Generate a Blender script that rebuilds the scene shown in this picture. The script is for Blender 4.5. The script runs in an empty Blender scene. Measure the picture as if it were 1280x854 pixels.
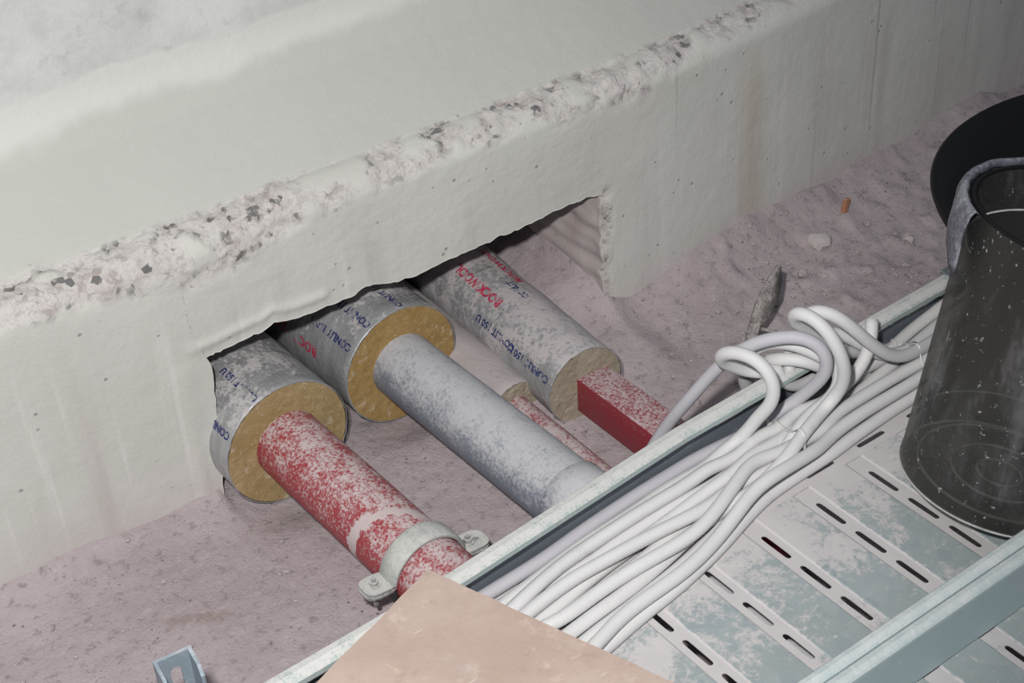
import bpy, bmesh, math, random
from mathutils import Vector, Matrix, noise, kdtree
random.seed(7)
C = bpy.context.scene.collection
PI = math.pi

# ---------------------------------------------------------------- camera frame
F = 2050.0
RM = Matrix(((0.7976668535, -0.3893778139, 0.4605567380),
             (-0.6010850881, -0.4509328950, 0.6598153084),
             (-0.0492372593, -0.8031465884, -0.5937434209)))
CAM = Vector((-0.94836, -1.67252, 1.6))

def at(px, py, z):
    """point of the place seen at a pixel of the 1280x854 frame, at height z"""
    d = RM @ Vector((px - 640.0, py - 427.0, F))
    return CAM + d * ((z - CAM.z) / d.z)

cd = bpy.data.cameras.new('camera')
cam = bpy.data.objects.new('camera', cd)
C.objects.link(cam)
cx, cy, cz = RM.col[0], -RM.col[1], -RM.col[2]
m4 = Matrix.Identity(4)
for i in range(3):
    m4[i][0], m4[i][1], m4[i][2], m4[i][3] = cx[i], cy[i], cz[i], CAM[i]
cam.matrix_world = m4
cd.sensor_width = 36.0
cd.lens = F * 36.0 / 1280.0
cd.clip_start = 0.02
bpy.context.scene.camera = cam

# ---------------------------------------------------------------- helpers
def n3(x, y, z, s):
    return noise.noise(Vector((x * s, y * s, z * s)))
def fbm(x, y, z, s, o=4):
    return noise.fractal(Vector((x * s, y * s, z * s)), 1.0, 2.0, o)
def sst(a, b, x):
    t = max(0.0, min(1.0, (x - a) / (b - a)))
    return t * t * (3 - 2 * t)
def interp(tab, x):
    if x <= tab[0][0]: return tab[0][1]
    for (a, b), (c, d) in zip(tab, tab[1:]):
        if x <= c: return b + (d - b) * (x - a) / (c - a)
    return tab[-1][1]

def link(name, verts, faces, mat, parent=None, smooth=True, attrs=None):
    me = bpy.data.meshes.new(name)
    me.from_pydata([tuple(v) for v in verts], [], faces)
    me.update()
    if attrs:
        for k, vals in attrs.items():
            a = me.attributes.new(k, 'FLOAT', 'POINT')
            a.data.foreach_set('value', vals)
    if smooth:
        me.polygons.foreach_set('use_smooth', [True] * len(me.polygons))
    o = bpy.data.objects.new(name, me)
    C.objects.link(o)
    if mat: me.materials.append(mat)
    if parent: o.parent = parent
    return o

def link_bm(name, bm, mat, parent=None, smooth=False, sharp=None):
    me = bpy.data.meshes.new(name)
    bmesh.ops.recalc_face_normals(bm, faces=bm.faces[:])
    bm.to_mesh(me); bm.free()
    if smooth:
        me.polygons.foreach_set('use_smooth', [True] * len(me.polygons))
        if sharp is not None:
            me.set_sharp_from_angle(angle=math.radians(sharp))
    o = bpy.data.objects.new(name, me)
    C.objects.link(o)
    me.materials.append(mat)
    if parent: o.parent = parent
    return o

def tag(o, label, cat, group=None, kind=None):
    if label: o['label'] = label
    if cat: o['category'] = cat
    if group: o['group'] = group
    if kind: o['kind'] = kind
    return o

def thing(name, label, cat, group=None):
    o = bpy.data.objects.new(name, None)
    o.empty_display_size = 0.05
    C.objects.link(o)
    return tag(o, label, cat, group)

def set_origin_children(root, loc):
    """move the empty to the thing's base, keeping the parts in place"""
    root.location = loc
    for ch in root.children:
        ch.matrix_parent_inverse = Matrix.Translation(-Vector(loc))

def frame(d):
    d = d.normalized()
    a = Vector((0, 0, 1)) if abs(d.z) < 0.9 else Vector((1, 0, 0))
    u = d.cross(a).normalized()      # for d = +Y : u = +X
    v = u.cross(d).normalized()
    return u, v, d

def lathe(A, d, prof, seg=64, rough=0.0, rs=40, cap0=False, cap1=False, uvr=None):
    """surface of revolution about axis A + t*d ; prof = [(t, r)]"""
    u, v, d = frame(d)
    V, Fc = [], []
    for (t, r) in prof:
        for k in range(seg):
            a = 2 * PI * k / seg
            p = A + d * t
            rr = r
            q = p + (u * math.cos(a) + v * math.sin(a)) * r
            if rough:
                rr += rough * fbm(q.x, q.y, q.z, rs, 3)
            V.append(p + (u * math.cos(a) + v * math.sin(a)) * rr)
    n = len(prof)
    for i in range(n - 1):
        for k in range(seg):
            k2 = (k + 1) % seg
            Fc.append((i * seg + k, (i + 1) * seg + k, (i + 1) * seg + k2, i * seg + k2))
    if cap0: Fc.append(tuple(range(seg)))
    if cap1: Fc.append(tuple(reversed(range((n - 1) * seg, n * seg))))
    return V, Fc

def resample(P, step):
    """Catmull-Rom through the points, evenly resampled"""
    Q = [P[0] * 2 - P[1]] + list(P) + [P[-1] * 2 - P[-2]]
    out = []
    for i in range(1, len(Q) - 2):
        p0, p1, p2, p3 = Q[i - 1], Q[i], Q[i + 1], Q[i + 2]
        n = max(2, int((p2 - p1).length / (step * 0.25)))
        for k in range(n):
            t = k / n
            out.append(0.5 * ((2 * p1) + (p2 - p0) * t + (2 * p0 - 5 * p1 + 4 * p2 - p3) * t * t
                              + (3 * p1 - p0 - 3 * p2 + p3) * t ** 3))
    out.append(Q[-2])
    L = [0.0]
    for a, b in zip(out, out[1:]): L.append(L[-1] + (b - a).length)
    n = max(2, int(round(L[-1] / step)))
    res, j = [], 0
    for k in range(n + 1):
        s = L[-1] * k / n
        while j < len(L) - 2 and L[j + 1] < s: j += 1
        t = (s - L[j]) / max(1e-9, L[j + 1] - L[j])
        res.append(out[j].lerp(out[j + 1], min(1, max(0, t))))
    return res

def tube(P, r, seg=12, cap=True, flat=None):
    V, Fc = [], []
    n = len(P)
    T = [(P[min(i + 1, n - 1)] - P[max(i - 1, 0)]).normalized() for i in range(n)]
    u = frame(T[0])[0]
    for i in range(n):
        u = (u - T[i] * u.dot(T[i])).normalized()
        w = T[i].cross(u)
        for k in range(seg):
            a = 2 * PI * k / seg
            ru, rw = (r, r) if flat is None else flat
            V.append(P[i] + u * math.cos(a) * ru + w * math.sin(a) * rw)
    for i in range(n - 1):
        for k in range(seg):
            k2 = (k + 1) % seg
            Fc.append((i * seg + k, i * seg + k2, (i + 1) * seg + k2, (i + 1) * seg + k))
    if cap:
        Fc.append(tuple(reversed(range(seg))))
        Fc.append(tuple(range((n - 1) * seg, n * seg)))
    return V, Fc

def box_bm(bm, c, s, rot=None, bevel=0.0):
    r = bmesh.ops.create_cube(bm, size=1.0)
    vs = r['verts']
    bmesh.ops.scale(bm, verts=vs, vec=s)
    if bevel:
        es = list({e for v in vs for e in v.link_edges})
        rb = bmesh.ops.bevel(bm, geom=es, offset=bevel, segments=2, affect='EDGES', profile=0.5)
        vs = list({v for f in rb['faces'] for v in f.verts} | {v for v in vs if v.is_valid})
    if rot is not None: bmesh.ops.transform(bm, matrix=rot.to_4x4(), verts=vs)
    bmesh.ops.translate(bm, verts=vs, vec=c)
    return vs

# ---------------------------------------------------------------- node materials
class N:
    def __init__(s, name):
        s.m = bpy.data.materials.new(name); s.m.use_nodes = True
        s.t = s.m.node_tree; s.t.nodes.clear()
        s.out = s.t.nodes.new('ShaderNodeOutputMaterial')
        s.tc = s.t.nodes.new('ShaderNodeTexCoord').outputs['Object']
    def nd(s, ty, **kw):
        n = s.t.nodes.new(ty)
        for k, v in kw.items(): setattr(n, k, v)
        return n
    def put(s, sock, val):
        if isinstance(val, bpy.types.NodeSocket): s.t.links.new(val, sock)
        elif isinstance(val, tuple): sock.default_value = val if len(val) == 4 or sock.type == 'VECTOR' else (*val, 1)
        else: sock.default_value = val
    def mp(s, scale=(1, 1, 1), rot=(0, 0, 0), vec=None):
        n = s.nd('ShaderNodeMapping'); s.put(n.inputs[0], vec or s.tc)
        n.inputs['Scale'].default_value = scale; n.inputs['Rotation'].default_value = rot
        return n.outputs[0]
    def noise(s, sc, det=5, ro=.6, vec=None, dist=0.0):
        n = s.nd('ShaderNodeTexNoise'); s.put(n.inputs['Vector'], vec or s.tc)
        n.inputs['Scale'].default_value = sc; n.inputs['Detail'].default_value = det
        n.inputs['Roughness'].default_value = ro; n.inputs['Distortion'].default_value = dist
        return n.outputs['Fac']
    def vor(s, sc, feature='F1', out='Distance', vec=None, rnd=1.0):
        n = s.nd('ShaderNodeTexVoronoi', feature=feature); s.put(n.inputs['Vector'], vec or s.tc)
        n.inputs['Scale'].default_value = sc; n.inputs['Randomness'].default_value = rnd
        return n.outputs[out]
    def ramp(s, fac, a, b, lo=0.0, hi=1.0):
        n = s.nd('ShaderNodeMapRange', interpolation_type='SMOOTHSTEP'); s.put(n.inputs[0], fac)
        n.inputs[1].default_value = a; n.inputs[2].default_value = b
        n.inputs[3].default_value = lo; n.inputs[4].default_value = hi
        return n.outputs[0]
    def mth(s, op, a, b=0.0, clamp=False):
        n = s.nd('ShaderNodeMath', operation=op, use_clamp=clamp); s.put(n.inputs[0], a); s.put(n.inputs[1], b)
        return n.outputs[0]
    def mix(s, f, a, b, mode='MIX'):
        n = s.nd('ShaderNodeMix', data_type='RGBA', blend_type=mode)
        s.put(n.inputs[0], f); s.put(n.inputs[6], a); s.put(n.inputs[7], b)
        return n.outputs[2]
    def attr(s, name):
        return s.nd('ShaderNodeAttribute', attribute_name=name).outputs['Fac']
    def nz(s):
        g = s.nd('ShaderNodeNewGeometry'); x = s.nd('ShaderNodeSeparateXYZ')
        s.t.links.new(g.outputs['Normal'], x.inputs[0]); return x.outputs[2]
    def xyz(s):
        x = s.nd('ShaderNodeSeparateXYZ'); s.t.links.new(s.tc, x.inputs[0]); return x.outputs
    def bump(s, h, st, dist=.01):
        n = s.nd('ShaderNodeBump'); s.put(n.inputs['Height'], h)
        n.inputs['Strength'].default_value = st; n.inputs['Distance'].default_value = dist
        return n.outputs[0]
    def fin(s, col, rough=.8, metal=0.0, norm=None, spec=.4):
        p = s.nd('ShaderNodeBsdfPrincipled')
        s.put(p.inputs['Base Color'], col); s.put(p.inputs['Roughness'], rough)
        s.put(p.inputs['Metallic'], metal); p.inputs['Specular IOR Level'].default_value = spec
        if norm: s.t.links.new(norm, p.inputs['Normal'])
        s.t.links.new(p.outputs[0], s.out.inputs[0])
        s.p = p
        return s.m

DUST = (.53, .475, .485)

def dusty(name, base, dust=DUST, amt=.5, sc=18, up=.35, metal=0.0, rough=.5, soft=.10, fine=.35, base2=None, bmp=.25, splash=None):
    n = N(name)
    a = n.noise(sc, 6, .62)
    b = n.noise(sc * 7, 5, .75, dist=.4)
    b2 = n.noise(sc * 1.0, 5, .75, n.mp((2.2, .5, 2.2)))
    f = n.mth('ADD', n.mth('MULTIPLY', a, (1 - fine) * .6), n.mth('MULTIPLY', b, fine))
    f = n.mth('ADD', f, n.mth('MULTIPLY', b2, (1 - fine) * .4))
    f = n.mth('ADD', f, n.mth('MULTIPLY', n.nz(), up * .3))
    mask = n.ramp(f, .74 - amt * .5 - soft, .74 - amt * .5 + soft)
    spk = n.ramp(n.noise(420, 2, .5), .66, .74)
    mask = n.mth('MAXIMUM', mask, n.mth('MULTIPLY', spk, .7))
    if splash:
        y0, kx, wd = splash
        px_, py_, pz_ = n.xyz()
        q = n.mth('ADD', n.mth('SUBTRACT', py_, y0), n.mth('MULTIPLY', n.mth('ADD', px_, .17), kx))
        q = n.mth('ADD', q, n.mth('MULTIPLY', n.mth('SUBTRACT', n.noise(30, 5, .7), .5), .055))
        w = n.ramp(n.mth('ABSOLUTE', q), wd, wd * .8)
        mask = n.mth('MAXIMUM', mask, w)
    col = base if base2 is None else n.mix(n.noise(sc * .6, 4), base, base2)
    dcol = n.mix(n.noise(60, 3), tuple(x * .92 for x in dust), tuple(min(1, x * 1.08) for x in dust))
    c = n.mix(mask, col, dcol)
    h = n.mth('ADD', mask, n.mth('MULTIPLY', n.noise(300, 3), .5))
    mt = n.mth('MULTIPLY', n.mth('SUBTRACT', 1.0, mask), metal)
    rg = n.ramp(mask, 0, 1, rough, .92)
    return n.fin(c, rg, mt, n.bump(h, bmp, .0015))

# wall concrete
def mat_wall():
    n = N('wall_concrete')
    x, y, z = n.xyz()
    agg, zone, pink, smear = n.attr('agg'), n.attr('zone'), n.attr('pink'), n.attr('smear')
    big = n.noise(3.0, 5, .55)
    face = n.mix(n.ramp(big, .35, .7), (.575, .57, .53), (.64, .64, .605))
    st = n.noise(1.0, 4, .6, n.mp((42, 42, 1.5)))
    st2 = n.noise(1.0, 3, .6, n.mp((16, 16, .9)))
    below = n.ramp(z, .40, .28)
    face = n.mix(n.mth('MULTIPLY', n.ramp(st, .57, .70), n.mth('MULTIPLY', below, .42)), face, (.73, .71, .68))
    face = n.mix(n.mth('MULTIPLY', n.ramp(st2, .50, .72), n.mth('MULTIPLY', below, .5)), face, (.48, .44, .42))
    st3 = n.noise(1.0, 2, .5, n.mp((60, 60, .6)))
    face = n.mix(n.mth('MULTIPLY', n.ramp(st3, .67, .73), n.mth('MULTIPLY', n.ramp(x, .45, .6), .55)), face, (.36, .36, .35))
    # rusty run
    rr = n.mth('ABSOLUTE', n.mth('SUBTRACT', n.mth('ADD', x, n.mth('MULTIPLY', n.noise(6), .05)), .79))
    face = n.mix(n.mth('MULTIPLY', n.ramp(rr, .05, .0), n.mth('MULTIPLY', n.ramp(z, .42, .33), .38)), face, (.50, .40, .30))
    upc = n.mix(n.ramp(n.noise(5, 7, .68), .36, .64), (.485, .495, .485), (.63, .63, .615))
    up2 = n.ramp(n.noise(38, 4, .65), .55, .72)
    upc = n.mix(n.mth('MULTIPLY', n.mth('MULTIPLY', up2, n.ramp(n.noise(3.3, 3), .45, .6)), .55), upc, (.40, .405, .395))
    led = n.mix(n.noise(2.2, 3), (.50, .505, .465), (.54, .54, .505))
    zz = n.mth('ADD', z, n.mth('MULTIPLY', n.mth('SUBTRACT', n.noise(5, 3, .5), .5), .09))
    zz = n.mth('ADD', zz, n.mth('MULTIPLY', n.mth('SUBTRACT', n.noise(40, 4, .6), .5), .014))
    sm = n.mth('MULTIPLY', n.ramp(zz, .545, .575), n.ramp(zz, .618, .608))
    c = n.mix(n.mth('MULTIPLY', n.ramp(zz, .600, .618), n.ramp(zone, .5, 1)), led, upc)
    c = n.mix(n.ramp(zone, .4, .6), face, c)
    c = n.mix(n.mth('MULTIPLY', sm, .75), c, (.665, .665, .635))
    # small pores
    v = n.vor(38, 'F1')
    msk = n.ramp(n.noise(14, 2), .5, .58)
    pore = n.mth('MULTIPLY', n.mth('MULTIPLY', n.ramp(v, .13, .07), msk), n.ramp(zone, 1.0, .3))
    c = n.mix(n.mth('MULTIPLY', pore, .55), c, (.22, .21, .20))
    # broken aggregate
    vcol = n.vor(105, 'F1', 'Color'); sx = n.nd('ShaderNodeSeparateColor'); n.put(sx.inputs[0], vcol)
    vd = n.vor(105, 'F1'); ve = n.vor(105, 'DISTANCE_TO_EDGE')
    stone = n.mix(n.ramp(sx.outputs[0], .45, 1.0), (.60, .56, .54), (.40, .355, .335))
    stone = n.mix(n.ramp(sx.outputs[1], .78, .86), stone, (.17, .165, .165))
    stone = n.mix(n.ramp(n.noise(26, 5, .65), .46, .56), (.63, .60, .575), stone)
    stone = n.mix(n.mth('MULTIPLY', n.ramp(ve, .06, .0), n.ramp(n.noise(40, 3), .5, .6)), stone, (.44, .40, .385))
    stone = n.mix(n.mth('MULTIPLY', n.ramp(n.noise(150, 5, .75), .50, .64), .5), stone, (.38, .34, .33))
    c = n.mix(agg, c, stone)
    pf = n.mth('MULTIPLY', pink, n.ramp(n.noise(9, 5), .25, .6, .55, 1.0))
    c = n.mix(pf, c, (.50, .435, .43))
    h = n.mth('ADD', n.mth('MULTIPLY', n.noise(120, 5, .65), .5), n.mth('MULTIPLY', n.noise(14, 3), .25))
    h = n.mth('SUBTRACT', h, n.mth('MULTIPLY', pore, 1.0))
    h = n.mth('ADD', h, n.mth('MULTIPLY', agg, n.mth('ADD', n.mth('MULTIPLY', n.mth('MULTIPLY', vd, -1.1), n.ramp(n.noise(30, 3), .45, .58)), n.mth('MULTIPLY', n.noise(170, 5, .75), 1.6))))
    return n.fin(c, .9, 0, n.bump(h, .45, .004), .25)

def mat_floor():
    n = N('floor_dust')
    a = n.noise(4, 6, .6); b = n.noise(60, 5, .7); d = n.noise(230, 3, .6)
    c = n.mix(n.ramp(a, .35, .68), (.39, .33, .345), (.47, .405, .42))
    c = n.mix(n.mth('MULTIPLY', n.ramp(b, .54, .70), .6), c, (.50, .445, .435))
    c = n.mix(n.mth('MULTIPLY', n.ramp(b, .46, .34), .65), c, (.24, .205, .20))
    c = n.mix(n.mth('MULTIPLY', n.ramp(d, .62, .70), .55), c, (.55, .50, .49))
    spots = n.mth('MULTIPLY', n.ramp(n.vor(75, 'F1'), .20, .10), n.ramp(n.noise(12, 3), .53, .62))
    c = n.mix(n.mth('MULTIPLY', spots, .75), c, (.13, .12, .12))
    sp2 = n.mth('MULTIPLY', n.ramp(n.vor(160, 'F1'), .25, .12), n.ramp(n.noise(20, 3), .5, .6))
    c = n.mix(n.mth('MULTIPLY', sp2, .6), c, (.17, .155, .155))
    stain = n.attr('stain')
    c = n.mix(n.mth('MULTIPLY', stain, .6), c, (.27, .20, .175))
    h = n.mth('ADD', n.mth('MULTIPLY', b, 1.0), n.mth('MULTIPLY', d, .5))
    h = n.mth('SUBTRACT', h, n.mth('MULTIPLY', spots, .4))
    return n.fin(c, .95, 0, n.bump(h, .6, .005), .2)

def mat_foil(name='foil_jacket', dust_amt=.45, lo=(.33, .335, .34), hi=(.47, .475, .485), dust=(.53, .50, .50)):
    n = N(name)
    w1 = n.noise(9, 6, .7, n.mp((1, 3, 1)))
    c = n.mix(n.ramp(w1, .35, .65), lo, hi)
    fib = n.noise(1.0, 3, .7, n.mp((340, 40, 340)))
    c = n.mix(n.mth('MULTIPLY', n.ramp(fib, .55, .75), .5), c, (.58, .58, .59))
    pt = n.mth('ADD', n.mth('MULTIPLY', n.noise(16, 6, .7), .52), n.mth('MULTIPLY', n.noise(120, 5, .8), .48))
    pt = n.mth('ADD', pt, n.mth('MULTIPLY', n.nz(), .10))
    m = n.ramp(pt, .72 - dust_amt * .3, .80 - dust_amt * .3)
    m = n.mth('MAXIMUM', m, n.mth('MULTIPLY', n.ramp(n.noise(380, 2), .64, .72), .7))
    c = n.mix(m, c, dust)
    h = n.mth('ADD', n.mth('MULTIPLY', n.noise(26, 5, .6), 1.0), n.mth('MULTIPLY', n.vor(190, 'F1', vec=n.mp((1, .5, 1))), .3))
    return n.fin(c, n.ramp(m, 0, 1, .42, .9), n.mth('MULTIPLY', n.mth('SUBTRACT', 1.0, m), .35), n.bump(h, .45, .004), .5)

def mat_wool(name, a, b):
    n = N(name)
    x = n.noise(14, 6, .7); f = n.noise(190, 4, .7)
    c = n.mix(n.ramp(x, .3, .7), a, b)
    c = n.mix(n.mth('MULTIPLY', n.ramp(f, .55, .72), .5), c, (.62, .52, .38))
    c = n.mix(n.mth('MULTIPLY', n.ramp(n.noise(46, 4, .7), .59, .68), .55), c, (.60, .53, .44))
    c = n.mix(n.mth('MULTIPLY', n.ramp(f, .42, .30), .5), c, tuple(v * .55 for v in a))
    return n.fin(c, .95, 0, n.bump(f, .6, .003), .15)

def mat_ink(name, col):
    n = N(name)
    m = n.ramp(n.mth('ADD', n.mth('MULTIPLY', n.noise(60, 4, .7), .6), n.mth('MULTIPLY', n.noise(300, 3), .4)), .50, .60)
    return n.fin(n.mix(n.mth('MULTIPLY', m, .75), col, (.45, .43, .44)), .6)

def mat_tray(name='galvanised_tray', heavy=0.0):
    n = N(name)
    x, y, z = n.xyz()
    spang = n.vor(55, 'F1', 'Color'); sc = n.nd('ShaderNodeSeparateColor'); n.put(sc.inputs[0], spang)
    c = n.mix(sc.outputs[0], (.33, .385, .40), (.40, .45, .46))
    c = n.mix(n.ramp(n.noise(6, 4), .4, .65), c, (.36, .405, .405))
    g = n.attr('groove')
    near = n.ramp(y, -.86, -.62, -.02, .105)
    f = n.mth('ADD', n.mth('MULTIPLY', n.noise(12, 7, .75, dist=.5), .58), n.mth('MULTIPLY', n.noise(110, 6, .8), .42))
    f = n.mth('ADD', f, near)
    f = n.mth('ADD', f, n.mth('MULTIPLY', g, .15))
    m = n.ramp(f, .515 - heavy, .60 - heavy)
    m = n.mth('MAXIMUM', m, n.mth('MULTIPLY', n.ramp(n.noise(330, 3), .60, .70), .55))
    c = n.mix(m, c, n.mix(n.noise(30, 3), (.50, .475, .48), (.60, .57, .57)))
    scr = n.ramp(n.noise(1.0, 2, .5, n.mp((30, 240, 30), (0, 0, .6))), .72, .76)
    c = n.mix(n.mth('MULTIPLY', scr, .3), c, (.6, .6, .6))
    return n.fin(c, n.ramp(m, 0, 1, .42, .95), n.mth('MULTIPLY', n.mth('SUBTRACT', 1.0, m), .12), n.bump(n.mth('ADD', m, n.mth('MULTIPLY', n.noise(200, 3), .4)), .3, .0015), .5)

def mat_rail(name, c1, c2, amt):
    return dusty(name, c1, (.60, .585, .575), amt, 30, .5, .35, .42, .06, .4, c2)

def mat_board():
    n = N('board_face')
    c = n.mix(n.ramp(n.noise(5, 6, .65), .34, .66), (.43, .325, .275), (.51, .405, .35))
    c = n.mix(n.mth('MULTIPLY', n.ramp(n.noise(26, 5, .7), .56, .70), .6), c, (.60, .49, .42))
    c = n.mix(n.mth('MULTIPLY', n.ramp(n.noise(40, 4, .7), .42, .30), .35), c, (.36, .27, .23))
    c = n.mix(n.mth('MULTIPLY', n.ramp(n.noise(7, 3), .62, .70), .5), c, (.46, .43, .44))
    scr = n.ramp(n.noise(1.0, 2, .5, n.mp((14, 90, 14), (0, 0, -.5))), .70, .74)
    c = n.mix(n.mth('MULTIPLY', scr, .55), c, (.68, .60, .53))
    return n.fin(c, .9, 0, n.bump(n.noise(180, 5, .7), .35, .002), .2)

def mat_cable(name='cable_sheath', a=(.60, .595, .60), b=(.68, .675, .675)):
    n = N(name)
    c = n.mix(n.noise(12, 5, .6), a, b)
    c = n.mix(n.mth('MULTIPLY', n.ramp(n.noise(70, 4, .7), .56, .7), .35), c, (.56, .52, .52))
    c = n.mix(n.mth('MULTIPLY', n.ramp(n.noise(24, 4, .7), .40, .30), .3), c, (.47, .46, .48))
    return n.fin(c, .62, 0, n.bump(n.noise(160, 4), .15, .001), .4)

def mat_smoky(name='smoky_plastic', lo=.50, k=.35):
    n = N(name)
    tr = n.nd('ShaderNodeBsdfTransparent'); tr.inputs[0].default_value = (.50, .50, .47, 1)
    p = n.nd('ShaderNodeBsdfPrincipled')
    z = n.xyz()[2]
    sc = n.ramp(n.noise(1.0, 5, .7, n.mp((9, 9, 3))), lo, lo + .18)
    fl = n.ramp(n.noise(120, 3, .7), .63, .70)
    dm = n.mth('MAXIMUM', n.mth('MULTIPLY', sc, k), n.mth('MULTIPLY', fl, .8))
    n.put(p.inputs['Base Color'], n.mix(dm, (.07, .068, .066), (.40, .39, .40)))
    n.put(p.inputs['Roughness'], n.ramp(dm, 0, 1, .28, .8))
    mx = n.nd('ShaderNodeMixShader')
    n.put(mx.inputs[0], n.ramp(dm, 0, .8, .45, .92))
    n.t.links.new(tr.outputs[0], mx.inputs[1]); n.t.links.new(p.outputs[0], mx.inputs[2])
    n.t.links.new(mx.outputs[0], n.out.inputs[0])
    return n.m

M = {}
M['wall'] = mat_wall(); M['floor'] = mat_floor()
M['foil'] = mat_foil(); M['foil_buried'] = mat_foil('foil_jacket_dusty', .85, dust=(.47, .42, .42))
M['foil_mid'] = mat_foil('foil_jacket_smudged', .62, dust=(.50, .455, .46))
M['wool'] = mat_wool('mineral_wool', (.32, .225, .105), (.41, .30, .16))
M['wool2'] = mat_wool('mineral_wool_ochre', (.33, .205, .075), (.40, .27, .115))
M['wool3'] = mat_wool('mineral_wool_dull', (.31, .26, .19), (.39, .34, .27))
M['red'] = dusty('red_lacquer', (.30, .035, .045), (.55, .46, .46), .33, 30, .30, 0, .5, .06, .60, (.37, .055, .065), splash=(-.245, .55, .011))
M['red_square'] = dusty('red_lacquer_square', (.27, .035, .048), (.52, .43, .44), .14, 34, .62, 0, .5, .08, .65)
M['red_small'] = dusty('red_lacquer_small', (.30, .045, .06), (.50, .43, .43), .26, 30, .5, 0, .5, .07, .6)
M['grey'] = dusty('grey_coating', (.165, .19, .25), (.50, .50, .52), .34, 26, .58, 0, .5, .11, .60, (.22, .245, .29))
M['clampm'] = dusty('zinc_dusty', (.36, .385, .37), (.55, .545, .52), .32, 30, .5, .1, .4, .12, .4)
M['bolt'] = dusty('zinc_bright', (.45, .45, .45), (.55, .54, .52), .35, 60, .3, .7, .35)
M['rubber'] = N('black_rubber').fin((.03, .03, .03), .7)
M['blue'] = mat_ink('blue_ink', (.022, .035, .15)); M['redink'] = mat_ink('red_ink', (.50, .03, .085))
M['tray'] = mat_tray(); M['tray2'] = mat_tray('galvanised_tray_dusty', .03)
M['lip'] = dusty('rail_lip', (.36, .44, .425), (.60, .595, .58), .30, 46, .5, .05, .42, .06, .5, (.43, .50, .49))
M['web'] = dusty('rail_web', (.19, .215, .25), (.42, .42, .44), .16, 40, .3, .35, .45, .08, .5)
M['web2'] = dusty('rail_web_bare', (.40, .50, .52), (.62, .66, .67), .26, 34, .2, .05, .5, .03, .25, (.46, .56, .575))
M['lip2'] = dusty('rail_lip_bare', (.50, .60, .61), (.63, .65, .65), .30, 30, .4, .05, .42, .12, .4)
M['cable'] = mat_cable(); M['cable2'] = mat_cable('cable_sheath_lilac', (.44, .43, .47), (.52, .51, .545))
M['tie'] = N('tie_nylon').fin((.66, .66, .65), .5)
M['board'] = mat_board()
M['edge'] = dusty('board_edge', (.50, .40, .32), (.6, .52, .46), .5, 40, 0)
M['black'] = N('black_plastic').fin((.007, .007, .008), .55, 0, None, .25)
M['smoky'] = mat_smoky(); M['smoky_base'] = mat_smoky('smoky_plastic_dusty', .42, .75)
M['smoky_rim'] = dusty('bucket_rim', (.085, .085, .11), (.36, .36, .40), .30, 22, .35, 0, .5, .12, .45)
M['scuff'] = dusty('bucket_ring', (.34, .34, .33), (.55, .55, .54), .45, 40, .2, 0, .5)
M['scrap'] = dusty('scrap_steel', (.17, .155, .145), (.44, .40, .385), .30, 45, .4, .2, .6, .08, .5)
M['post'] = dusty('blue_galvanised', (.33, .395, .45), (.50, .52, .54), .22, 25, .3, .35, .4, .12, .3)
M['rubble'] = dusty('rubble_concrete', (.40, .36, .35), (.52, .47, .46), .5, 40, .4)
M['gravel'] = dusty('gravel_grey', (.20, .18, .18), (.46, .41, .41), .42, 25, .5)
M['brick'] = dusty('brick_chip', (.42, .19, .10), (.5, .38, .33), .3, 60, .3)

# ---------------------------------------------------------------- wall with broken plinth and opening
X0, X1 = -.262, .438
OPEN_TOP = [(-.26, .236), (-.231, .236), (-.187, .240), (-.149, .242), (-.133, .250), (-.118, .244), (-.092, .241), (-.007, .241), (.012, .250),
            (.03, .247), (.07, .236), (.101, .235), (.157, .241), (.214, .242), (.25, .245), (.294, .244), (.33, .249), (.361, .252), (.414, .252), (.445, .247)]
AGG_LOW = [(-1.6, .385), (-.5, .385), (-.34, .366), (-.23, .345), (-.13, .366), (-.04, .386), (.157, .394), (.37, .393), (.515, .386), (.60, .402), (.68, .422), (.87, .421), (1.05, .40), (2.5, .41)]
def wall_y(x):
    if x < .5: return .0625 - .05 * x
    if x > .7: return .0355 + .06 * (x - .6)
    a, b = .0625 - .025, .0355 + .006
    t_ = (x - .5) / .2
    return (1 - t_) ** 2 * a + 2 * t_ * (1 - t_) * (.0365) + t_ * t_ * b

def open_top(x):
    return interp(OPEN_TOP, x + .006) + .0112 - .014 * x
def hole_h(x):
    return open_top(x) + .003 * n3(x, 0, 3, 60) + .002 * n3(x, 5, 3, 190)

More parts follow.
